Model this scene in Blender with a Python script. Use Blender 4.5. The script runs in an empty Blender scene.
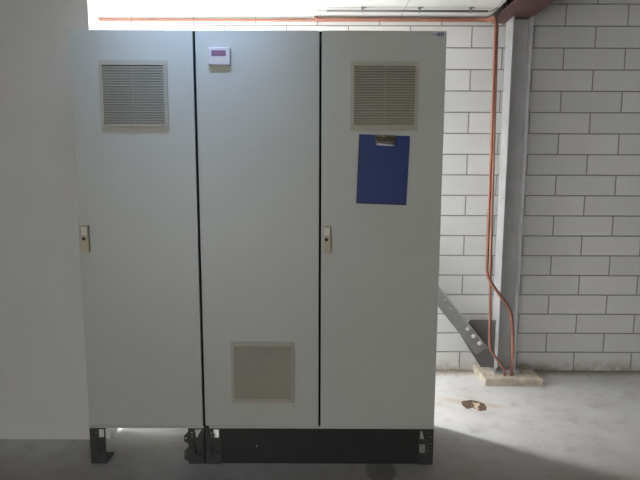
import bpy, bmesh, math, random
from mathutils import Vector, Matrix
random.seed(4)
S = bpy.context.scene
C = S.collection

# ------------------------------------------------------------ camera
cam_d = bpy.data.cameras.new('camera'); cam = bpy.data.objects.new('camera', cam_d); C.objects.link(cam)
R = [[0.99999, 0.00172, 0.00297], [0.00315, -0.12276, -0.99243], [-0.00135, 0.99243, -0.12277]]
rx, dn, fw = Vector(R[0]), Vector(R[1]), Vector(R[2])
M4 = Matrix.Identity(4)
for i in range(3):
    M4[i][0] = rx[i]; M4[i][1] = -dn[i]; M4[i][2] = -fw[i]
M4.translation = Vector((0.00341, -2.47707, 1.50357))
cam.matrix_world = M4
cam_d.sensor_width = 36; cam_d.lens = 500 / 640 * 36; cam_d.clip_start = 0.05
S.camera = cam

# ------------------------------------------------------------ light and exposure
S.view_settings.view_transform = 'Standard'; S.view_settings.look = 'None'
S.view_settings.gamma = 1; S.view_settings.use_curve_mapping = False
S.view_settings.exposure = 0.0
W = bpy.data.worlds.new('world'); S.world = W; W.use_nodes = True
W.node_tree.nodes['Background'].inputs[0].default_value = (1.0, 0.985, 0.94, 1)
W.node_tree.nodes['Background'].inputs[1].default_value = 8.0

def area(name, loc, direction, sx, sy, power, col=(1, 1, 1), spread=180):
    l = bpy.data.lights.new(name, 'AREA'); l.shape = 'RECTANGLE'; l.size = sx; l.size_y = sy
    l.energy = power; l.color = col; l.spread = math.radians(spread)
    o = bpy.data.objects.new(name, l); C.objects.link(o); o.location = loc
    o.rotation_euler = Vector(direction).to_track_quat('-Z', 'Y').to_euler()
    return o
# daylight through the window in the back wall (behind the left cabinet)
area('window_daylight', (-0.72, 1.50, 1.68), (0, -1, -0.55), 0.30, 1.1, 228, (0.985, 0.985, 1.0))
# added fill behind an added left-wall window, brightens the back wall
area('added_side_fill', (-3.0, 0.85, 1.55), (1, 0, -0.3), 0.8, 1.2, 40, (0.97, 0.98, 1.0))
# added blue lamp above an added roof window, imitates lens glare on the doors
area('added_glare_fill', (-0.62, -0.36, 2.76), (0, 0.9, -1), 0.78, 0.20, 8.5, (0.36, 0.60, 1.0), 80)

# ------------------------------------------------------------ materials
def mat(name, col, rough=0.5, metal=0.0, var=0.0, vscale=6.0, bump=0.0, bscale=200.0, spec=0.5):
    m = bpy.data.materials.new(name); m.use_nodes = True
    nt = m.node_tree; b = nt.nodes['Principled BSDF']
    b.inputs['Roughness'].default_value = rough; b.inputs['Metallic'].default_value = metal
    b.inputs['Specular IOR Level'].default_value = spec
    b.inputs['Base Color'].default_value = (*col, 1)
    tc = nt.nodes.new('ShaderNodeTexCoord')
    if var:
        n = nt.nodes.new('ShaderNodeTexNoise'); n.inputs['Scale'].default_value = vscale; n.inputs['Detail'].default_value = 6
        n.inputs['Roughness'].default_value = 0.65
        r = nt.nodes.new('ShaderNodeValToRGB')
        r.color_ramp.elements[0].position = 0.3; r.color_ramp.elements[1].position = 0.7
        r.color_ramp.elements[0].color = (*[max(0, c * (1 - var)) for c in col], 1)
        r.color_ramp.elements[1].color = (*[min(1, c * (1 + var)) for c in col], 1)
        nt.links.new(tc.outputs['Object'], n.inputs['Vector']); nt.links.new(n.outputs[0], r.inputs[0])
        nt.links.new(r.outputs[0], b.inputs['Base Color'])
    if bump:
        n2 = nt.nodes.new('ShaderNodeTexNoise'); n2.inputs['Scale'].default_value = bscale; n2.inputs['Detail'].default_value = 3
        bp = nt.nodes.new('ShaderNodeBump'); bp.inputs['Strength'].default_value = bump; bp.inputs['Distance'].default_value = 0.002
        nt.links.new(tc.outputs['Object'], n2.inputs['Vector']); nt.links.new(n2.outputs[0], bp.inputs['Height'])
        nt.links.new(bp.outputs[0], b.inputs['Normal'])
    return m

def N(nt, t, **kw):
    n = nt.nodes.new(t)
    for k, v in kw.items(): setattr(n, k, v)
    return n
def math_node(nt, op, a, b=None, clamp=False):
    n = nt.nodes.new('ShaderNodeMath'); n.operation = op; n.use_clamp = clamp
    for i, v in enumerate((a, b)):
        if v is None: continue
        if isinstance(v, (int, float)): n.inputs[i].default_value = v
        else: nt.links.new(v, n.inputs[i])
    return n.outputs[0]
def mixc(nt, fac, a, b):
    n = nt.nodes.new('ShaderNodeMix'); n.data_type = 'RGBA'
    for s, v in ((0, fac), (6, a), (7, b)):
        if isinstance(v, tuple): n.inputs[s].default_value = (*v, 1)
        elif isinstance(v, (int, float)): n.inputs[s].default_value = v
        else: nt.links.new(v, n.inputs[s])
    return n.outputs[2]
def noise(nt, vec, scale, detail=5, rough=0.6):
    n = nt.nodes.new('ShaderNodeTexNoise'); n.inputs['Scale'].default_value = scale
    n.inputs['Detail'].default_value = detail; n.inputs['Roughness'].default_value = rough
    nt.links.new(vec, n.inputs['Vector']); return n.outputs[0]
def ramp(nt, fac, p0, p1):
    n = nt.nodes.new('ShaderNodeMapRange'); n.inputs[1].default_value = p0; n.inputs[2].default_value = p1
    nt.links.new(fac, n.inputs[0]); return n.outputs[0]

def block_wall_mat(axis='X'):
    m = bpy.data.materials.new('painted_block'); m.use_nodes = True; nt = m.node_tree; b = nt.nodes['Principled BSDF']
    b.inputs['Roughness'].default_value = 0.65
    tc = N(nt, 'ShaderNodeTexCoord'); sp = N(nt, 'ShaderNodeSeparateXYZ'); nt.links.new(tc.outputs['Object'], sp.inputs[0])
    cb = N(nt, 'ShaderNodeCombineXYZ')
    nt.links.new(math_node(nt, 'ADD', sp.outputs[axis], 0.02475 + 0.4495 * 20), cb.inputs[0]); nt.links.new(sp.outputs['Z'], cb.inputs[1])
    br = N(nt, 'ShaderNodeTexBrick'); br.offset = 0.5; br.squash = 1.0
    br.inputs['Scale'].default_value = 1; br.inputs['Brick Width'].default_value = 0.4495; br.inputs['Row Height'].default_value = 0.1531
    br.inputs['Mortar Size'].default_value = 0.0048; br.inputs['Mortar Smooth'].default_value = 0.25
    br.inputs['Color1'].default_value = (0.74, 0.735, 0.73, 1); br.inputs['Color2'].default_value = (0.66, 0.66, 0.665, 1)
    br.inputs['Mortar'].default_value = (0.27, 0.265, 0.26, 1)
    nt.links.new(cb.outputs[0], br.inputs['Vector'])
    v = tc.outputs['Object']
    c = mixc(nt, math_node(nt, 'MULTIPLY', ramp(nt, noise(nt, v, 5), 0.45, 0.75), 0.25), br.outputs['Color'], (0.55, 0.53, 0.5))
    # grime along the foot of the wall
    foot = math_node(nt, 'MULTIPLY', ramp(nt, sp.outputs['Z'], 0.10, 0.0), ramp(nt, noise(nt, v, 14), 0.35, 0.6), True)
    c = mixc(nt, math_node(nt, 'MULTIPLY', foot, 0.8), c, (0.32, 0.27, 0.21))
    # small pits
    vo = N(nt, 'ShaderNodeTexVoronoi'); vo.inputs['Scale'].default_value = 9; nt.links.new(v, vo.inputs['Vector'])
    c = mixc(nt, math_node(nt, 'MULTIPLY', ramp(nt, vo.outputs['Distance'], 0.045, 0.02), 0.6, True), c, (0.2, 0.19, 0.18))
    nt.links.new(c, b.inputs['Base Color'])
    bp = N(nt, 'ShaderNodeBump'); bp.inputs['Distance'].default_value = 0.006; bp.inputs['Strength'].default_value = 0.8
    h = math_node(nt, 'ADD', math_node(nt, 'SUBTRACT', 1.0, br.outputs['Fac']), math_node(nt, 'MULTIPLY', noise(nt, v, 90), 0.08))
    nt.links.new(h, bp.inputs['Height']); nt.links.new(bp.outputs[0], b.inputs['Normal'])
    return m

def floor_mat():
    m = bpy.data.materials.new('painted_concrete'); m.use_nodes = True; nt = m.node_tree; b = nt.nodes['Principled BSDF']
    tc = N(nt, 'ShaderNodeTexCoord'); v = tc.outputs['Object']
    sp = N(nt, 'ShaderNodeSeparateXYZ'); nt.links.new(v, sp.inputs[0])
    c = mixc(nt, ramp(nt, noise(nt, v, 2.2), 0.35, 0.7), (0.76, 0.755, 0.745), (0.64, 0.625, 0.60))
    c = mixc(nt, math_node(nt, 'MULTIPLY', ramp(nt, noise(nt, v, 9, 8, 0.7), 0.52, 0.72), 0.45), c, (0.36, 0.31, 0.26))
    # shade in front of the cabinets, put into the floor colour as brown
    front_shade = math_node(nt, 'ADD', sp.outputs['Y'], math_node(nt, 'MULTIPLY', noise(nt, v, 3), 0.3))
    c = mixc(nt, math_node(nt, 'MULTIPLY', ramp(nt, front_shade, 0.5, -0.35), 0.9, True), c, (0.17, 0.13, 0.10))
    # dirt strip along the wall foot
    c = mixc(nt, math_node(nt, 'MULTIPLY', ramp(nt, math_node(nt, 'ADD', sp.outputs['Y'], math_node(nt, 'MULTIPLY', noise(nt, v, 12), 0.12)), 1.26, 1.36), 0.85, True), c, (0.25, 0.19, 0.13))
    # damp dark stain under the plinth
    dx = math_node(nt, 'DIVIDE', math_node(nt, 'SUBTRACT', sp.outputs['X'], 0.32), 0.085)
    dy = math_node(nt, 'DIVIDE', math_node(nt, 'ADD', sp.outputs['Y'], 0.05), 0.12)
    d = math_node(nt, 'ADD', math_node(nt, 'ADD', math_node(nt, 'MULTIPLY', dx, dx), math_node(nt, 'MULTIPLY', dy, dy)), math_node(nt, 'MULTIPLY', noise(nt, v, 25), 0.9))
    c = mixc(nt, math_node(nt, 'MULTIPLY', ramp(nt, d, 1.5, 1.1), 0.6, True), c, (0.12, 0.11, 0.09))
    # tan dribble beside the chipped hole
    ex = math_node(nt, 'DIVIDE', math_node(nt, 'SUBTRACT', sp.outputs['X'], 1.02), 0.26)
    ey = math_node(nt, 'DIVIDE', math_node(nt, 'SUBTRACT', math_node(nt, 'ADD', sp.outputs['Y'], math_node(nt, 'MULTIPLY', sp.outputs['X'], 0.3)), 1.05), 0.05)
    e = math_node(nt, 'ADD', math_node(nt, 'ADD', math_node(nt, 'MULTIPLY', ex, ex), math_node(nt, 'MULTIPLY', ey, ey)), math_node(nt, 'MULTIPLY', noise(nt, v, 18), 1.4))
    c = mixc(nt, math_node(nt, 'MULTIPLY', ramp(nt, e, 1.7, 0.8), 0.6, True), c, (0.60, 0.46, 0.32))
    vo = N(nt, 'ShaderNodeTexVoronoi'); vo.inputs['Scale'].default_value = 11; nt.links.new(v, vo.inputs['Vector'])
    c = mixc(nt, math_node(nt, 'MULTIPLY', ramp(nt, vo.outputs['Distance'], 0.07, 0.03), 0.7, True), c, (0.16, 0.14, 0.12))
    nt.links.new(c, b.inputs['Base Color'])
    b.inputs['Roughness'].default_value = 0.55
    bp = N(nt, 'ShaderNodeBump'); bp.inputs['Distance'].default_value = 0.004; bp.inputs['Strength'].default_value = 0.35
    nt.links.new(noise(nt, v, 30), bp.inputs['Height']); nt.links.new(bp.outputs[0], b.inputs['Normal'])
    return m

def ceiling_mat():
    m = bpy.data.materials.new('white_ceiling_panel'); m.use_nodes = True; nt = m.node_tree; b = nt.nodes['Principled BSDF']
    tc = N(nt, 'ShaderNodeTexCoord'); sp = N(nt, 'ShaderNodeSeparateXYZ'); nt.links.new(tc.outputs['Object'], sp.inputs[0])
    def line(o, off, pitch, w):
        f = math_node(nt, 'FRACT', math_node(nt, 'DIVIDE', math_node(nt, 'ADD', o, off), pitch))
        return math_node(nt, 'LESS_THAN', f, w / pitch)
    l1 = line(sp.outputs['X'], 0.045 + 6.2, 0.62, 0.005)
    l2 = line(sp.outputs['Y'], -1.11 + 12, 1.2, 0.008)
    l = math_node(nt, 'MAXIMUM', l1, l2)
    c = mixc(nt, math_node(nt, 'MULTIPLY', l, 0.75), (0.71, 0.705, 0.69), (0.22, 0.21, 0.2))
    nt.links.new(c, b.inputs['Base Color']); b.inputs['Roughness'].default_value = 0.5
    return m

m_cab = mat('grey_powder_coat', (0.545, 0.56, 0.53), 0.42, var=0.025, vscale=2.5, bump=0.12, bscale=350)
m_gap = mat('black_gap_shade', (0.012, 0.012, 0.013), 0.8, spec=0.1)  # stands in for the shade in door and bay gaps
m_vent = mat('yellowed_grey_plastic', (0.46, 0.435, 0.37), 0.5, var=0.05, vscale=8)
m_hollow = mat('filter_mat', (0.10, 0.095, 0.085), 0.9)
m_black = mat('black_painted_steel', (0.022, 0.021, 0.021), 0.5, var=0.2, vscale=10)
m_corner = mat('dark_plinth_plastic', (0.05, 0.049, 0.048), 0.45, var=0.3, vscale=20)
m_white = mat('white_plastic', (0.66, 0.63, 0.66), 0.4)
m_screen = mat('screen_with_glare_tint', (0.27, 0.15, 0.25), 0.2)  # dark red screen, its colour lifted to carry the glare
m_lockbase = mat('beige_plastic', (0.52, 0.46, 0.32), 0.45)
m_locktop = mat('cream_plastic', (0.74, 0.70, 0.62), 0.4)
m_hole = mat('dark_keyhole', (0.02, 0.012, 0.01), 0.6)
m_blue = mat('blue_vinyl', (0.016, 0.040, 0.185), 0.42, var=0.08, vscale=6, bump=0.2, bscale=600)
m_bluedark = mat('navy_edge', (0.012, 0.018, 0.07), 0.5)
m_chrome = mat('nickel_plated_steel', (0.34, 0.32, 0.27), 0.25, 1.0)
m_copper = mat('copper', (0.31, 0.135, 0.095), 0.45, 0.3, var=0.18, vscale=9)
m_steelgrey = mat('grey_painted_steel', (0.25, 0.245, 0.245), 0.5, var=0.12, vscale=6)
m_gusset = mat('dark_grey_painted_steel', (0.14, 0.135, 0.135), 0.55, var=0.15, vscale=6)
m_lightsteel = mat('grey_steel_with_lit_edge_tint', (0.42, 0.42, 0.43), 0.5, var=0.12, vscale=5)
m_bolt = mat('galvanised_bolt', (0.74, 0.73, 0.70), 0.35, 0.4)
m_beam = mat('dark_red_primer', (0.10, 0.05, 0.045), 0.6, var=0.2)
m_conduit = mat('grey_conduit', (0.16, 0.16, 0.16), 0.45)
m_clip = mat('grey_clip', (0.22, 0.22, 0.215), 0.5)
m_cable = mat('pale_grey_cable', (0.35, 0.33, 0.3), 0.5)
m_block = mat('rough_mortar', (0.56, 0.49, 0.40), 0.85, var=0.3, vscale=16, bump=0.8, bscale=40)
m_chip = mat('brown_bare_screed', (0.16, 0.095, 0.065), 0.9, var=0.4, vscale=40, bump=0.8, bscale=80)
m_chippale = mat('pale_broken_screed', (0.70, 0.56, 0.40), 0.9, var=0.15, vscale=40)
m_frame = mat('white_window_frame', (0.8, 0.8, 0.8), 0.4)
m_sticker = mat('pale_blue_plate', (0.58, 0.585, 0.65), 0.4)
m_ink = mat('dark_blue_ink', (0.02, 0.025, 0.10), 0.5)
m_plaster = mat('white_plaster', (0.75, 0.75, 0.74), 0.7, var=0.03, vscale=3)
m_hall = mat('low_bounce_hall_grey', (0.25, 0.25, 0.245), 0.7, var=0.05)  # for unseen hall walls, kept grey to cut bounce onto the front floor
m_lightcut = mat('low_bounce_dark_grey', (0.10, 0.10, 0.10), 0.6, var=0.1)  # for unseen ceiling parts, kept dark to cut bounced light
m_wall = block_wall_mat('X')
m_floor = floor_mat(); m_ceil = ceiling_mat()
m_glass = bpy.data.materials.new('window_glass'); m_glass.use_nodes = True
_nt = m_glass.node_tree; _o = _nt.nodes['Material Output']; _nt.nodes.remove(_nt.nodes['Principled BSDF'])
_t = _nt.nodes.new('ShaderNodeBsdfTransparent'); _g = _nt.nodes.new('ShaderNodeBsdfGlossy'); _g.inputs['Roughness'].default_value = 0.03
_mx = _nt.nodes.new('ShaderNodeMixShader'); _mx.inputs[0].default_value = 0.06
_nt.links.new(_t.outputs[0], _mx.inputs[1]); _nt.links.new(_g.outputs[0], _mx.inputs[2]); _nt.links.new(_mx.outputs[0], _o.inputs[0])

# ------------------------------------------------------------ mesh helpers
class MB:
    def __init__(s): s.bm = bmesh.new(); s.mats = []
    def _mi(s, m):
        if m is None: return 0
        if m not in s.mats: s.mats.append(m)
        return s.mats.index(m)
    def box(s, x0, x1, y0, y1, z0, z1, bevel=0.0):
        vs = [s.bm.verts.new((x, y, z)) for x in (x0, x1) for y in (y0, y1) for z in (z0, z1)]
        fs = [s.bm.faces.new([vs[i] for i in q]) for q in ((0, 1, 3, 2), (4, 6, 7, 5), (0, 4, 5, 1), (2, 3, 7, 6), (0, 2, 6, 4), (1, 5, 7, 3))]
        if bevel:
            es = list({e for f in fs for e in f.edges})
            bmesh.ops.bevel(s.bm, geom=es, offset=bevel, segments=2, affect='EDGES', profile=0.6)
        return s
    def cyl(s, a, b, r, n=16, r2=None):
        a, b = Vector(a), Vector(b); q = (b - a).to_track_quat('Z', 'Y').to_matrix(); r2 = r if r2 is None else r2
        ra = [s.bm.verts.new(a + q @ Vector((r * math.cos(t), r * math.sin(t), 0))) for t in [2 * math.pi * (i + 0.5) / n for i in range(n)]]
        rb = [s.bm.verts.new(b + q @ Vector((r2 * math.cos(t), r2 * math.sin(t), 0))) for t in [2 * math.pi * (i + 0.5) / n for i in range(n)]]
        for i in range(n):
            f = s.bm.faces.new((ra[i], ra[(i + 1) % n], rb[(i + 1) % n], rb[i])); f.smooth = n > 8
        s.bm.faces.new(ra[::-1]); s.bm.faces.new(rb); return s
    def tube(s, pts, r, n=14, bend=0.05, seg=6):
        P = [Vector(p) for p in pts]; path = [P[0]]
        for i in range(1, len(P) - 1):
            d0 = (P[i - 1] - P[i]); d1 = (P[i + 1] - P[i])
            k = min(bend, d0.length * 0.48, d1.length * 0.48)
            a = P[i] + d0.normalized() * k; c = P[i] + d1.normalized() * k
            for j in range(seg + 1):
                t = j / seg; path.append(a * (1 - t) ** 2 + P[i] * 2 * t * (1 - t) + c * t * t)
        path.append(P[-1])
        rings = []; prev = None
        for i, p in enumerate(path):
            d = (path[min(i + 1, len(path) - 1)] - path[max(i - 1, 0)]).normalized()
            if prev is None:
                u = d.orthogonal().normalized()
            else:
                u = (prev - d * prev.dot(d)).normalized()
            prev = u; w = d.cross(u)
            rings.append([s.bm.verts.new(p + (u * math.cos(2 * math.pi * k / n) + w * math.sin(2 * math.pi * k / n)) * r) for k in range(n)])
        for a, b in zip(rings, rings[1:]):
            for k in range(n):
                f = s.bm.faces.new((a[k], a[(k + 1) % n], b[(k + 1) % n], b[k])); f.smooth = True
        s.bm.faces.new(rings[0][::-1]); s.bm.faces.new(rings[-1]); return s
    def plate(s, outline, holes, f, t):
        """flat plate with holes: 2D loops mapped by f(u, v, w), thickness w in 0..t"""
        b2 = bmesh.new(); es = []
        for lp in [outline] + list(holes):
            vs = [b2.verts.new((u, v, 0)) for u, v in lp]
            for i in range(len(vs)): es.append(b2.edges.new((vs[i], vs[(i + 1) % len(vs)])))
        bmesh.ops.triangle_fill(b2, use_beauty=True, use_dissolve=False, edges=es)
        # faces inside a hole are dropped by triangle_fill's parity
        r = bmesh.ops.extrude_face_region(b2, geom=b2.faces[:])
        for v in r['geom']:
            if isinstance(v, bmesh.types.BMVert): v.co.z = t
        bmesh.ops.recalc_face_normals(b2, faces=b2.faces[:])
        mp = {v: s.bm.verts.new(f(*v.co)) for v in b2.verts}
        for fc in b2.faces:
            try: s.bm.faces.new([mp[v] for v in fc.verts])
            except ValueError: pass
        b2.free(); return s
    def prism(s, poly, f, t): return s.plate(poly, [], f, t)
    def build(s, name, m, parent=None):
        bmesh.ops.recalc_face_normals(s.bm, faces=s.bm.faces[:])
        me = bpy.data.meshes.new(name); s.bm.to_mesh(me); s.bm.free()
        me.materials.append(m)
        o = bpy.data.objects.new(name, me); C.objects.link(o)
        if parent: 
            o.parent = parent
            o.matrix_parent_inverse = Matrix.Identity(4)
        return o
def tag(o, label=None, cat=None, group=None, kind=None):
    for k, v in (('label', label), ('category', cat), ('group', group), ('kind', kind)):
        if v: o[k] = v
    return o
def empty(name, loc, label, cat, group=None):
    o = bpy.data.objects.new(name, None); C.objects.link(o); o.location = loc; o.empty_display_size = 0.1
    return tag(o, label, cat, group)
XZ = lambda y0: (lambda u, v, w: (u, y0 + w, v))      # plate in the XZ plane, thickness going back
YZ = lambda x0: (lambda u, v, w: (x0 + w, u, v))
XY = lambda z0: (lambda u, v, w: (u, v, z0 + w))
def struct(o): o['kind'] = 'structure'; return o

# ------------------------------------------------------------ room
YW = 1.315; CZ = 2.661; XL, XR, YF = -2.9, 2.95, -9.0; YL = -5.0; YH = 0.6
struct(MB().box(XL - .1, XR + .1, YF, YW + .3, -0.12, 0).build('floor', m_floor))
wx0, wx1, wz0, wz1 = -0.90, -0.54, 1.05, 2.15
w = MB()
w.plate([(XL - .1, 0), (XR + .1, 0), (XR + .1, 3.0), (XL - .1, 3.0)], [[(wx0, wz0), (wx1, wz0), (wx1, wz1), (wx0, wz1)]], XZ(YW), 0.2)
struct(w.build('wall_back', m_wall))
sy0, sy1, sz0, sz1 = 0.45, 1.25, 0.95, 2.15
w = MB(); w.plate([(YL, 0), (YW, 0), (YW, 3.0), (YL, 3.0)], [[(sy0, sz0), (sy1, sz0), (sy1, sz1), (sy0, sz1)]], YZ(XL - .2), 0.2)
struct(w.build('wall_left', m_plaster))
struct(MB().box(XR, XR + .2, YF, YW, 0, 3.0).build('wall_right', m_hall))
kx0, kx1, ky0, ky1 = -1.02, -0.22, -0.42, -0.25
w = MB(); w.plate([(XL, YH), (1.215, YH), (1.215, YW), (XL, YW)], [], XY(CZ), 0.05)
struct(w.build('ceiling', m_ceil))
struct(MB().box(1.215, XR, YF, YW, 2.90, 2.95).build('ceiling', m_lightcut))  # unseen ceiling part, kept dark to cut bounced light
w = MB(); w.plate([(XL, YF), (1.205, YF), (1.205, YH), (XL, YH)], [[(kx0, ky0), (kx1, ky0), (kx1, ky1), (kx0, ky1)]], XY(CZ + .01), 0.04)
struct(w.build('ceiling', m_lightcut))  # unseen ceiling part, kept dark to cut bounced light
struct(MB().box(-0.9, XR, YF - .2, YF, 0, 2.95).box(XL, -0.9, YF - .2, YF, 1.7, 2.95).build('unseen_wall_front', m_hall))  # unseen; opening shaped so the hall light comes in low and from the left
struct(MB().box(XL - .2, XL, YF, YL, 1.7, 2.95).build('unseen_wall_side', m_hall))  # unseen lintel, added to keep the side light low
struct(MB().box(1.205, 1.215, YF, YW, CZ + .05, 2.90).build('trim_1', m_plaster))
struct(MB().box(XL, -1.2115, .25, .37, 0, CZ).build('added_light_stop_wall', m_plaster))  # added pale wall, stops window light leaking past the left cabinet
struct(MB().box(XL, 1.2, -1.0, -0.8, 2.36, CZ + .01).build('light_stop_beam', m_lightcut))  # unseen down-stand added to hold light off the upper back wall
# windows
def window(name, f, a0, a1, b0, b1, bars=1):
    e = bpy.data.objects.new(name, None); C.objects.link(e); e['kind'] = 'structure'
    t = 0.035
    holes = []
    n = bars + 1
    for i in range(n):
        lo = b0 + t + (b1 - b0 - t) * i / n; hi = b0 + (b1 - b0 - t) * (i + 1) / n
        holes.append([(a0 + t, lo), (a1 - t, lo), (a1 - t, hi), (a0 + t, hi)])
    MB().plate([(a0, b0), (a1, b0), (a1, b1), (a0, b1)], holes, f, 0.05).build('window_frame', m_frame, e)
    g = MB().plate([(a0 + t, b0 + t), (a1 - t, b0 + t), (a1 - t, b1 - t), (a0 + t, b1 - t)], [], lambda u, v, q: f(u, v, 0.022 + q), 0.006)
    g.build('window_pane', m_glass, e)
window('window_1', XZ(YW + .09), wx0, wx1, wz0, wz1, 1)
window('added_window_side', YZ(XL - .15), sy0, sy1, sz0, sz1, 1)  # added opening for the side fill
window('added_window_roof', XY(CZ + .0), kx0, kx1, ky0, ky1, 0)  # added opening for the blue glare lamp

# ------------------------------------------------------------ cabinets
PZ = 0.2                                             # plinth height
def louvre(cx, cz, door):
    h = 0.163; y = 0.0; hz = .140
    mb = MB()
    # frame: a bevelled flange with a square opening
    i = 0.146
    mb.plate([(cx - h, cz - h), (cx + h, cz - h), (cx + h, cz + h), (cx - h, cz + h)],
             [[(cx - i, cz - hz), (cx + i, cz - hz), (cx + i, cz + hz), (cx - i, cz + hz)]], XZ(y - .007), .007)
    mb.plate([(cx - i - .006, cz - hz - .006), (cx + i + .006, cz - hz - .006), (cx + i + .006, cz + hz + .006), (cx - i - .006, cz + hz + .006)],
             [[(cx - i, cz - hz), (cx + i, cz - hz), (cx + i, cz + hz), (cx - i, cz + hz)]], XZ(y - .011), .004)
    n = 23; z0 = cz - hz; p = 2 * hz / n
    for k in range(n):
        zb = z0 + k * p                              # slat slopes outwards and down
        prof = [(-.0095, zb), (-.0095, zb + .0022), (-.0015, zb + p * .86), (-.0005, zb + p * .86), (-.0005, zb + p * .70), (-.006, zb)]
        mb.plate(prof, [], lambda u, v, q: (cx - i + q, u, v), 2 * i)
    mb.box(cx - .0012, cx + .0012, -.0098, -.002, z0, cz + hz)         # centre rib
    mb.box(cx + h - .030, cx + h - .014, -.013, -.006, cz - h + .014, cz - h + .027)   # catch in the corner
    v = mb.build('vent', m_vent, door)
    return v
def vent_back(cx, cz, door):
    return MB().box(cx - .1465, cx + .1465, -.0008, -.0002, cz - .1405, cz + .1405).build('filter', m_hollow, door)

def corner(name, parent, x0, x1, y, left, tri, ears=False, back=False):
    """one corner block of the plinth: slotted front plate, slotted side plate, top and foot flanges"""
    mb = MB(); w = x1 - x0; o = -1 if left else 1
    X = (lambda t: x0 + w * t) if not left else (lambda t: x0 + w * t)
    out = [(x0, 0), (x1, 0), (x1, PZ - .004), (x0, PZ - .004)]
    holes = []
    if tri == 'left':      # left cabinet's corner: triangular slot, then a low square slot
        holes.append([(X(.42), .194), (X(.86), .194), (X(.55), .145), (X(.50), .145)])
        lowslot = [(X(.42), .120), (X(.80), .120), (X(.80), .052), (X(.42), .052)]
        perf = X(.24); perf2 = X(.93)
    elif tri == 'mid':
        holes.append([(X(.56), .192), (X(.92), .192), (X(.92), .146), (X(.56), .146)])
        lowslot = [(X(.54), .118), (X(.90), .118), (X(.90), .066), (X(.54), .066)]
        perf = X(.42); perf2 = None
    else:
        holes.append([(X(.10), .186), (X(.22), .186), (X(.38), .142), (X(.08), .142)])
        lowslot = [(X(.05), .114), (X(.45), .114), (X(.45), .046), (X(.05), .046)]
        perf = X(.68); perf2 = X(.86)
    holes.append(lowslot)
    for k in range(8):
        z = .036 + k * .019
        for q in (perf,) if perf2 is None else (perf, perf2):
            if q == perf2 and k % 2: continue
            if any(min(a for a, b in h) - .006 < q < max(a for a, b in h) + .006 and min(b for a, b in h) - .009 < z < max(b for a, b in h) + .009 for h in holes): continue
            holes_q = [(q - .003, z), (q + .003, z), (q + .003, z + .008), (q - .003, z + .008)]
            holes.append(holes_q)
    yy = y if not back else y - .004
    mb.plate(out, holes, XZ(yy), .004)
    d = 1 if not back else -1
    ya, yb = sorted((y + d * .004, y + d * .10))
    # side plate with two slots, top and foot flange, inner wall behind the lower slot
    xs = x0 if left else x1 - .004
    mb.plate([(ya, 0), (yb, 0), (yb, PZ - .004), (ya, PZ - .004)],
             [[(ya + .03, .12), (ya + .07, .12), (ya + .07, .18), (ya + .03, .18)], [(ya + .03, .04), (ya + .07, .04), (ya + .07, .10), (ya + .03, .10)]], YZ(xs), .004)
    mb.box(x0, x1, ya, yb, PZ - .010, PZ - .001); mb.box(x0, x1, ya, yb, 0, .008)
    ym = sorted((y + d * .010, y + d * .013))
    if tri != 'right': mb.box(x0 + .004, x1 - .004, ym[0], ym[1], .008, .132)
    # raised rim round the lower slot
    lx0, lx1 = lowslot[0][0], lowslot[1][0]
    for (a, b, c, e) in ((lx0 - .004, lx0, lowslot[2][1] - .004, lowslot[0][1] + .004), (lx1, lx1 + .004, lowslot[2][1] - .004, lowslot[0][1] + .004)):
        mb.box(a, b, min(y - d * .003, y), max(y - d * .003, y), c, e)
    o_ = mb.build(name, m_corner, parent)
    if ears:
        for zt, zb in ((.180, .112), (.096, .012)):
            zc = (zt + zb) / 2; e = MB()
            hole = [(x0 - .013 + .005 * math.cos(a), zc - .004 + .005 * math.sin(a)) for a in [i * math.pi / 4 for i in range(8)]]
            e.plate([(x0, zt), (x0 - .022, zt - .024), (x0 - .024, zb + .016), (x0 - .004, zb), (x0, zb)], [hole], XZ(y + .002), .004)
            e.build('clip_tab', m_corner, o_)
    return o_

def make_cabinet(x0, x1, label, doors, ears):
    cx = (x0 + x1) / 2
    root = empty('electrical_cabinet', (0, 0, 0), label, 'cabinet')
    D = 0.50
    b = MB(); b.box(x0, x1, .019, D, PZ, PZ + 2.0, .003); b.box(x0, x1, .003, .019, PZ, PZ + .0135)
    b.build('enclosure', m_cab, root)
    s = MB()
    xs = [x0 + .004] + [d[1] for d in doors[:-1]] + [x1 - .004]
    for d in doors:
        s.plate([(d[0] - .006 if d is not doors[0] else x0 + .0015, PZ + .014), (d[1] + .006 if d is not doors[-1] else x1 - .0015, PZ + .014), (d[1] + .006 if d is not doors[-1] else x1 - .0015, PZ + 1.998), (d[0] - .006 if d is not doors[0] else x0 + .0015, PZ + 1.998)],
                [[(d[0] + .01, PZ + .03), (d[1] - .01, PZ + .03), (d[1] - .01, PZ + 1.98), (d[0] + .01, PZ + 1.98)]], XZ(.0145), .0045)
    s.build('door_gap_shade', m_gap, root)  # black strips put the shade of the door gaps into colour
    res = []
    for dx0, dx1 in doors:
        db = MB(); db.box(dx0, dx1, 0, .0145, PZ + .0155, PZ + 1.9995, .0022)
        res.append(db.build('door', m_cab, root))
    return root, res

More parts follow.
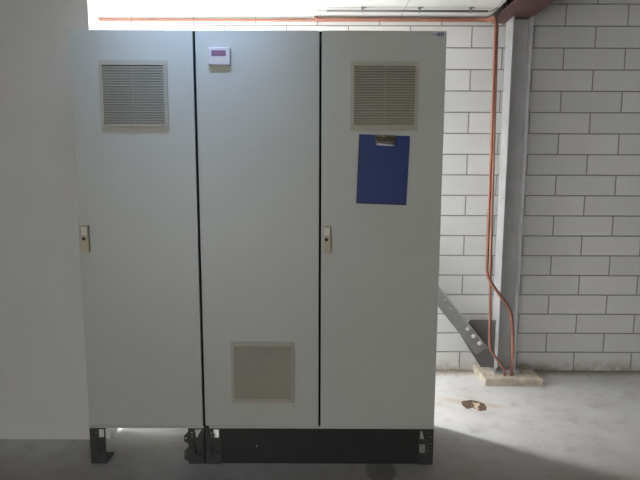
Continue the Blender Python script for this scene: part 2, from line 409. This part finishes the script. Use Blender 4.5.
cab, (door_l, door_r) = make_cabinet(-.6, .6, 'wide grey two-door electrical cabinet with blue clipboard on its right door', [(-.5975, -.0055), (.0055, .5995)], False)
cab2, (door_s,) = make_cabinet(-1.208, -.608, 'narrow grey electrical cabinet left of the wide one, with a bare open plinth', [(-1.204, -.6095)], True)
tag(door_l, 'left door with low vent and small white display'); tag(door_r, 'right door with high vent, lock and blue clipboard')
tag(louvre(.308, 1.896, door_r), 'upper vent of right door'); vent_back(.308, 1.896, door_r)
tag(louvre(-.293, .508, door_l), 'low vent near the door foot'); vent_back(-.293, .508, door_l)
louvre(-.898, 1.896, door_s); vent_back(-.898, 1.896, door_s)
# black hinge pins showing in the door gap, bracket at the foot of the bay joint
for za, zb in ((2.145, 2.178), (.214, .225)): MB().cyl((0, .004, za), (0, .004, zb), .0045, 10).build('hinge_pin', m_black, cab)
MB().box(-.6075, -.6005, .006, .040, .002, 2.197).build('bay_gap_shade', m_gap, cab)  # added black strip, darkens the bay seam and stops light coming through
MB().box(-.6065, -.578, .001, .016, .196, .2135).build('joining_bracket', m_black, cab)

# lock handle on the right door
def lock(x, zc, door):
    lb = MB(); lb.box(x - .019, x + .019, -.016, 0, zc - .068, zc + .068, .004)
    o = lb.build('lock_handle', m_lockbase, door)
    return o
def lock_bits(x, zc, door):
    MB().box(x - .0145, x + .0145, -.021, -.0155, zc + .020, zc + .062, .003).build('lever', m_locktop, door)
    k = MB(); k.cyl((x - .004, -.0175, zc + .001), (x - .004, -.0158, zc + .001), .0085, 16); k.build('keyhole', m_hole, door)
lock(.036, 1.200, door_r); lock_bits(.036, 1.200, door_r)
lock(-1.168, 1.200, door_s); lock_bits(-1.168, 1.200, door_s)

# maker's plate in the top right corner of the right door
MB().box(.530, .590, -.0016, 0, 2.166, 2.193, .0005).build('nameplate', m_sticker, door_r)
k = MB(); yk = -.0026
k.box(.5355, .5395, yk, -.0016, 2.1795, 2.1835)
k.box(.543, .5455, yk, -.0016, 2.180, 2.183); k.box(.5465, .549, yk, -.0016, 2.180, 2.183)
sl = .006
def para(x0, x1, z0, z1):
    k.prism([(x0, z0), (x1, z0), (x1 + sl * (z1 - z0) / .014, z1), (x0 + sl * (z1 - z0) / .014, z1)], XZ(yk), .001)
para(.551, .556, 2.1755, 2.1895)
for a, b in ((.5565, .5645), (.5655, .5735), (.5745, .5815)):
    para(a + .004, b + .004, 2.1855, 2.1895); para(a + .002, b + .0015, 2.1755, 2.1785)
para(.561, .564, 2.1785, 2.1855); para(.570, .573, 2.1785, 2.1855); para(.579, .583, 2.1785, 2.1855)
for i in range(7): k.box(.558 + i * .0038, .5605 + i * .0038, yk, -.0016, 2.1690, 2.1708)
k.build('lettering', m_ink, door_r)

# plinths
corner('plinth_corner', cab, -.600, -.522, 0.004, True, 'mid')
corner('plinth_corner', cab, .522, .600, 0.004, False, 'right')
corner('plinth_corner', cab, -.600, -.522, .496, True, 'mid', back=True)
corner('plinth_corner', cab, .522, .600, .496, False, 'right', back=True)
p = MB(); p.box(-.522, .522, .006, .009, .004, .196); p.box(-.522, .522, .009, .024, .182, .196); p.box(-.522, .522, .009, .024, .004, .018)
for x in (-.502, .502):
    for z in (.05, .15): p.cyl((x, .0045, z), (x, .006, z), .005, 12)
p.build('plinth_panel_or_added_strip', m_black, cab)
MB().box(-.522, .522, .488, .491, .09, .196).build('plinth_panel_or_added_strip', m_black, cab)  # unseen rear strip added to dim the floor seen through the slots
p = MB(); p.cyl((-.33, .0046, .10), (-.33, .006, .10), .0035, 10); p.build('rivet', m_bolt, cab)
corner('plinth_corner', cab2, -.690, -.608, 0.004, False, 'left', ears=True)
MB().box(-1.126, -.690, .488, .491, .09, .196).build('plinth_panel_or_added_strip', m_black, cab2)  # unseen rear strip added to keep window light from under this cabinet
corner('plinth_corner', cab2, -1.208, -1.126, 0.004, True, 'mid')
corner('plinth_corner', cab2, -.690, -.608, .496, False, 'left', back=True)
corner('plinth_corner', cab2, -1.208, -1.126, .496, True, 'mid', back=True)

# display box stuck on the left door
e = empty('display_box', (-.482, -.0005, 2.077), 'small white display box with a dark screen tinted by painted glare high on the left door', 'display')
MB().box(-.052, .052, -.018, 0, -.041, .041, .005).build('housing', m_white, e)
MB().box(-.035, .033, -.0195, -.0175, .001, .026, .0006).build('screen', m_screen, e)
MB().box(-.020, .018, -.0187, -.0175, -.022, -.010).build('button_strip', m_locktop, e)

# clipboard
e = empty('clipboard', (.307, -.0008, 1.544), 'blue clipboard with metal clip hanging below the upper vent', 'clipboard')
e.rotation_euler = (0, math.radians(1.9), 0)
MB().box(-.1235, .1235, -.006, 0, -.168, .168, .002).build('board', m_blue, e)
c = MB(); c.prism([(-.1235, -.168), (.1235, -.168), (.1235, -.162), (-.1185, -.162), (-.1185, .168), (-.1235, .168)], XZ(-.0063), .0003)
c.build('board_edge', m_bluedark, e)
c = MB()
c.prism([(-.046, .166), (.056, .166), (.054, .135), (.044, .128), (-.034, .128), (-.044, .135)], XZ(-.009), .003)
c.tube([(-.040, -.018, .162), (.050, -.018, .162)], .006, 12)
c.prism([(-.0445, .158), (.0545, .158), (.050, .140), (-.040, .140)], lambda u, v, q: (u, -.018 + (0.158 - v) * 0.3 + q, v), .002)
cl = c.build('clip', m_chrome, e)
c = MB(); c.tube([(-.038, -.017, .122), (.048, -.017, .119)], .0045, 12)
c.build('clip_jaw', m_white, cl)
for x in (-.036, .046): MB().cyl((x, -.022, .136), (x, -.010, .136), .005, 12).build('clip_spring', m_chrome, cl)

# ------------------------------------------------------------ steelwork at the right
col = empty('steel_column', (0, 0, 0), 'light grey steel column standing on the mortar block, right edge', 'column')
cx0, cx1, cy0, cy1 = 1.335, 1.475, 1.15, 1.29
MB().box(cx0, cx0 + .009, cy0, cy1, .067, 2.62).box(cx1 - .009, cx1, cy0, cy1, .067, 2.62).box(cx0 + .009, cx1 - .009, (cy0 + cy1) / 2 - .003, (cy0 + cy1) / 2 + .003, .067, 2.62).build('column_shaft', m_lightsteel, col)
MB().box(1.30, 1.51, 1.10, 1.31, .055, .067).build('base_plate', m_lightsteel, col)
for x in (1.318, 1.49):
    MB().cyl((x, 1.122, .067), (x, 1.122, .079), .014, 6).cyl((x, 1.122, .079), (x, 1.122, .10), .008, 12).build('anchor_bolt', m_steelgrey, col)
g = MB(); g.prism([(1.070, .322), (1.141, .437), (1.335, .437), (1.335, .067), (1.235, .067)], XZ(1.214), .010)
tag(g.build('gusset_plate', m_gusset, col), 'dark grey gusset plate')
beam = MB(); beam.box(1.232, 1.472, YF, YW, 2.62, 2.635).box(1.232, 1.472, YF, YW, 2.785, 2.80).box(1.345, 1.359, YF, YW, 2.635, 2.785)
tag(beam.build('steel_beam', m_beam), 'dark red steel beam under the roof above the light grey column', 'beam')
tag(MB().box(1.207, 1.63, 1.016, YW - .001, 0, .055, .006).build('mortar_block', m_block), 'rough pale mortar block on the floor under the column', 'block')

br = empty('diagonal_brace', (0, 0, 0), 'grey steel diagonal brace rising leftwards behind the cabinet', 'brace')
a = Vector((1.227, 0, .207)); d = Vector((-.38, 0, .472)).normalized(); n = Vector((d.z, 0, -d.x))    # n points up-right
L = 2.32; hw = .050
if n.z < 0: n = -n
def bp(u, v, w): p_ = a + d * u + n * v; return (p_.x, 1.205 - w, p_.z)
b = MB(); b.prism([(-.004, -hw), (L, -hw), (L, hw), (-.010, hw)], bp, -.009) if False else b.prism([(-.004, -hw), (L, -hw), (L, hw), (-.010, hw)], lambda u, v, w: bp(u, v, w), .009)
fl = MB(); fl.prism([(-.010, hw - .007), (L, hw - .008), (L, hw), (-.010, hw)], lambda u, v, w: bp(u, v, .0092 + w), .022)      # upper flange of the angle
b.build('angle_bar', m_steelgrey, br)
fl.build('flange', m_lightsteel, br)  # paler than the bar: the lit edge is put into its colour
for (x, z) in ((1.125, .377), (1.169, .319), (1.217, .264)):
    q = MB(); q.cyl((x - .006, 1.196, z), (x - .006, 1.192, z), .0165, 20); q.cyl((x - .006, 1.192, z), (x - .006, 1.176, z), .0140, 6, .0085)
    q.build('bolt', m_bolt, br)
for x, z in ((.936, .600), (.985, .535)): MB().cyl((x, 1.196, z), (x, 1.1935, z), .005, 10).build('screw', m_bolt, br)

# copper pipes
pa = MB(); pa.tube([(-.035, 1.276, 2.655), (-.035, 1.276, 2.636), (1.195, 1.276, 2.636), (1.192, 1.09, 2.60), (1.2075, 1.09, .80), (1.395, 1.08, .545), (1.42, 1.078, .30), (1.42, 1.078, .055)], .0108, 16, .06)
tag(pa.build('copper_pipe', m_copper), 'copper pipe bending right at knee height, nearest the camera', 'pipe', 'copper pipes down the block wall')
pb = MB(); pb.tube([(-2.892, 1.302, 2.636), (1.217, 1.302, 2.636), (1.2155, 1.128, 2.58), (1.247, 1.128, .80), (1.266, 1.128, .24), (1.37, 1.08, .10), (1.37, 1.078, .055)], .0095, 16, .05)
tag(pb.build('copper_pipe', m_copper), 'thinner copper pipe running behind the other and down past the brace', 'pipe', 'copper pipes down the block wall')

# conduit under the ceiling
cd = empty('cable_conduit', (0, 0, 0), 'dark grey cable conduit hung under the white ceiling', 'conduit')
MB().tube([(.04, 1.10, 2.636), (1.138, 1.10, 2.636)], .0085, 14).build('tube', m_conduit, cd)
MB().tube([(-.03, 1.10, 2.637), (.05, 1.10, 2.636)], .004, 10).build('cable', m_cable, cd)
MB().tube([(1.13, 1.10, 2.636), (1.17, 1.10, 2.637), (1.205, 1.10, 2.661)], .004, 10, .03).build('cable', m_cable, cd)
for x in (.28, .667, 1.016):
    q = MB(); q.tube([(x, 1.10, 2.636), (x + .012, 1.10, 2.636)], .0125, 14); q.box(x - .002, x + .013, 1.094, 1.106, 2.645, 2.661); q.box(x - .006, x + .030, 1.09, 1.11, 2.656, 2.661)
    q.build('pipe_clip', m_clip, cd)

# chipped hole in the floor coating
def blob(pts, z, t, name, m, parent=None, j=.004):
    P = []
    for i in range(len(pts)):
        p0, p1 = Vector(pts[i]), Vector(pts[(i + 1) % len(pts)])
        for s_ in range(3):
            q = p0.lerp(p1, s_ / 3); P.append((q.x + random.uniform(-j, j), q.y + random.uniform(-j, j)))
    return MB().prism(P, XY(z), t).build(name, m, parent)
e = empty('floor_chip', (0, 0, 0), 'brown chipped hole with pale crumbs in the floor coating right of the cabinet', 'floor hole')
blob([(0.958, 0.754), (0.983, 0.770), (1.029, 0.786), (1.076, 0.763), (1.105, 0.725), (1.107, 0.681), (1.087, 0.631), (1.046, 0.623), (1.028, 0.651), (1.009, 0.673), (0.976, 0.651), (0.965, 0.658), (0.957, 0.702)], -.001, .0025, 'bare_patch', m_chip, e)
blob([(1.034, 0.747), (1.051, 0.725), (1.076, 0.740), (1.073, 0.710), (1.047, 0.681), (1.046, 0.644), (1.027, 0.637), (1.022, 0.673), (1.037, 0.703)], .0012, .003, 'pale_crumb', m_chippale, e, .003)
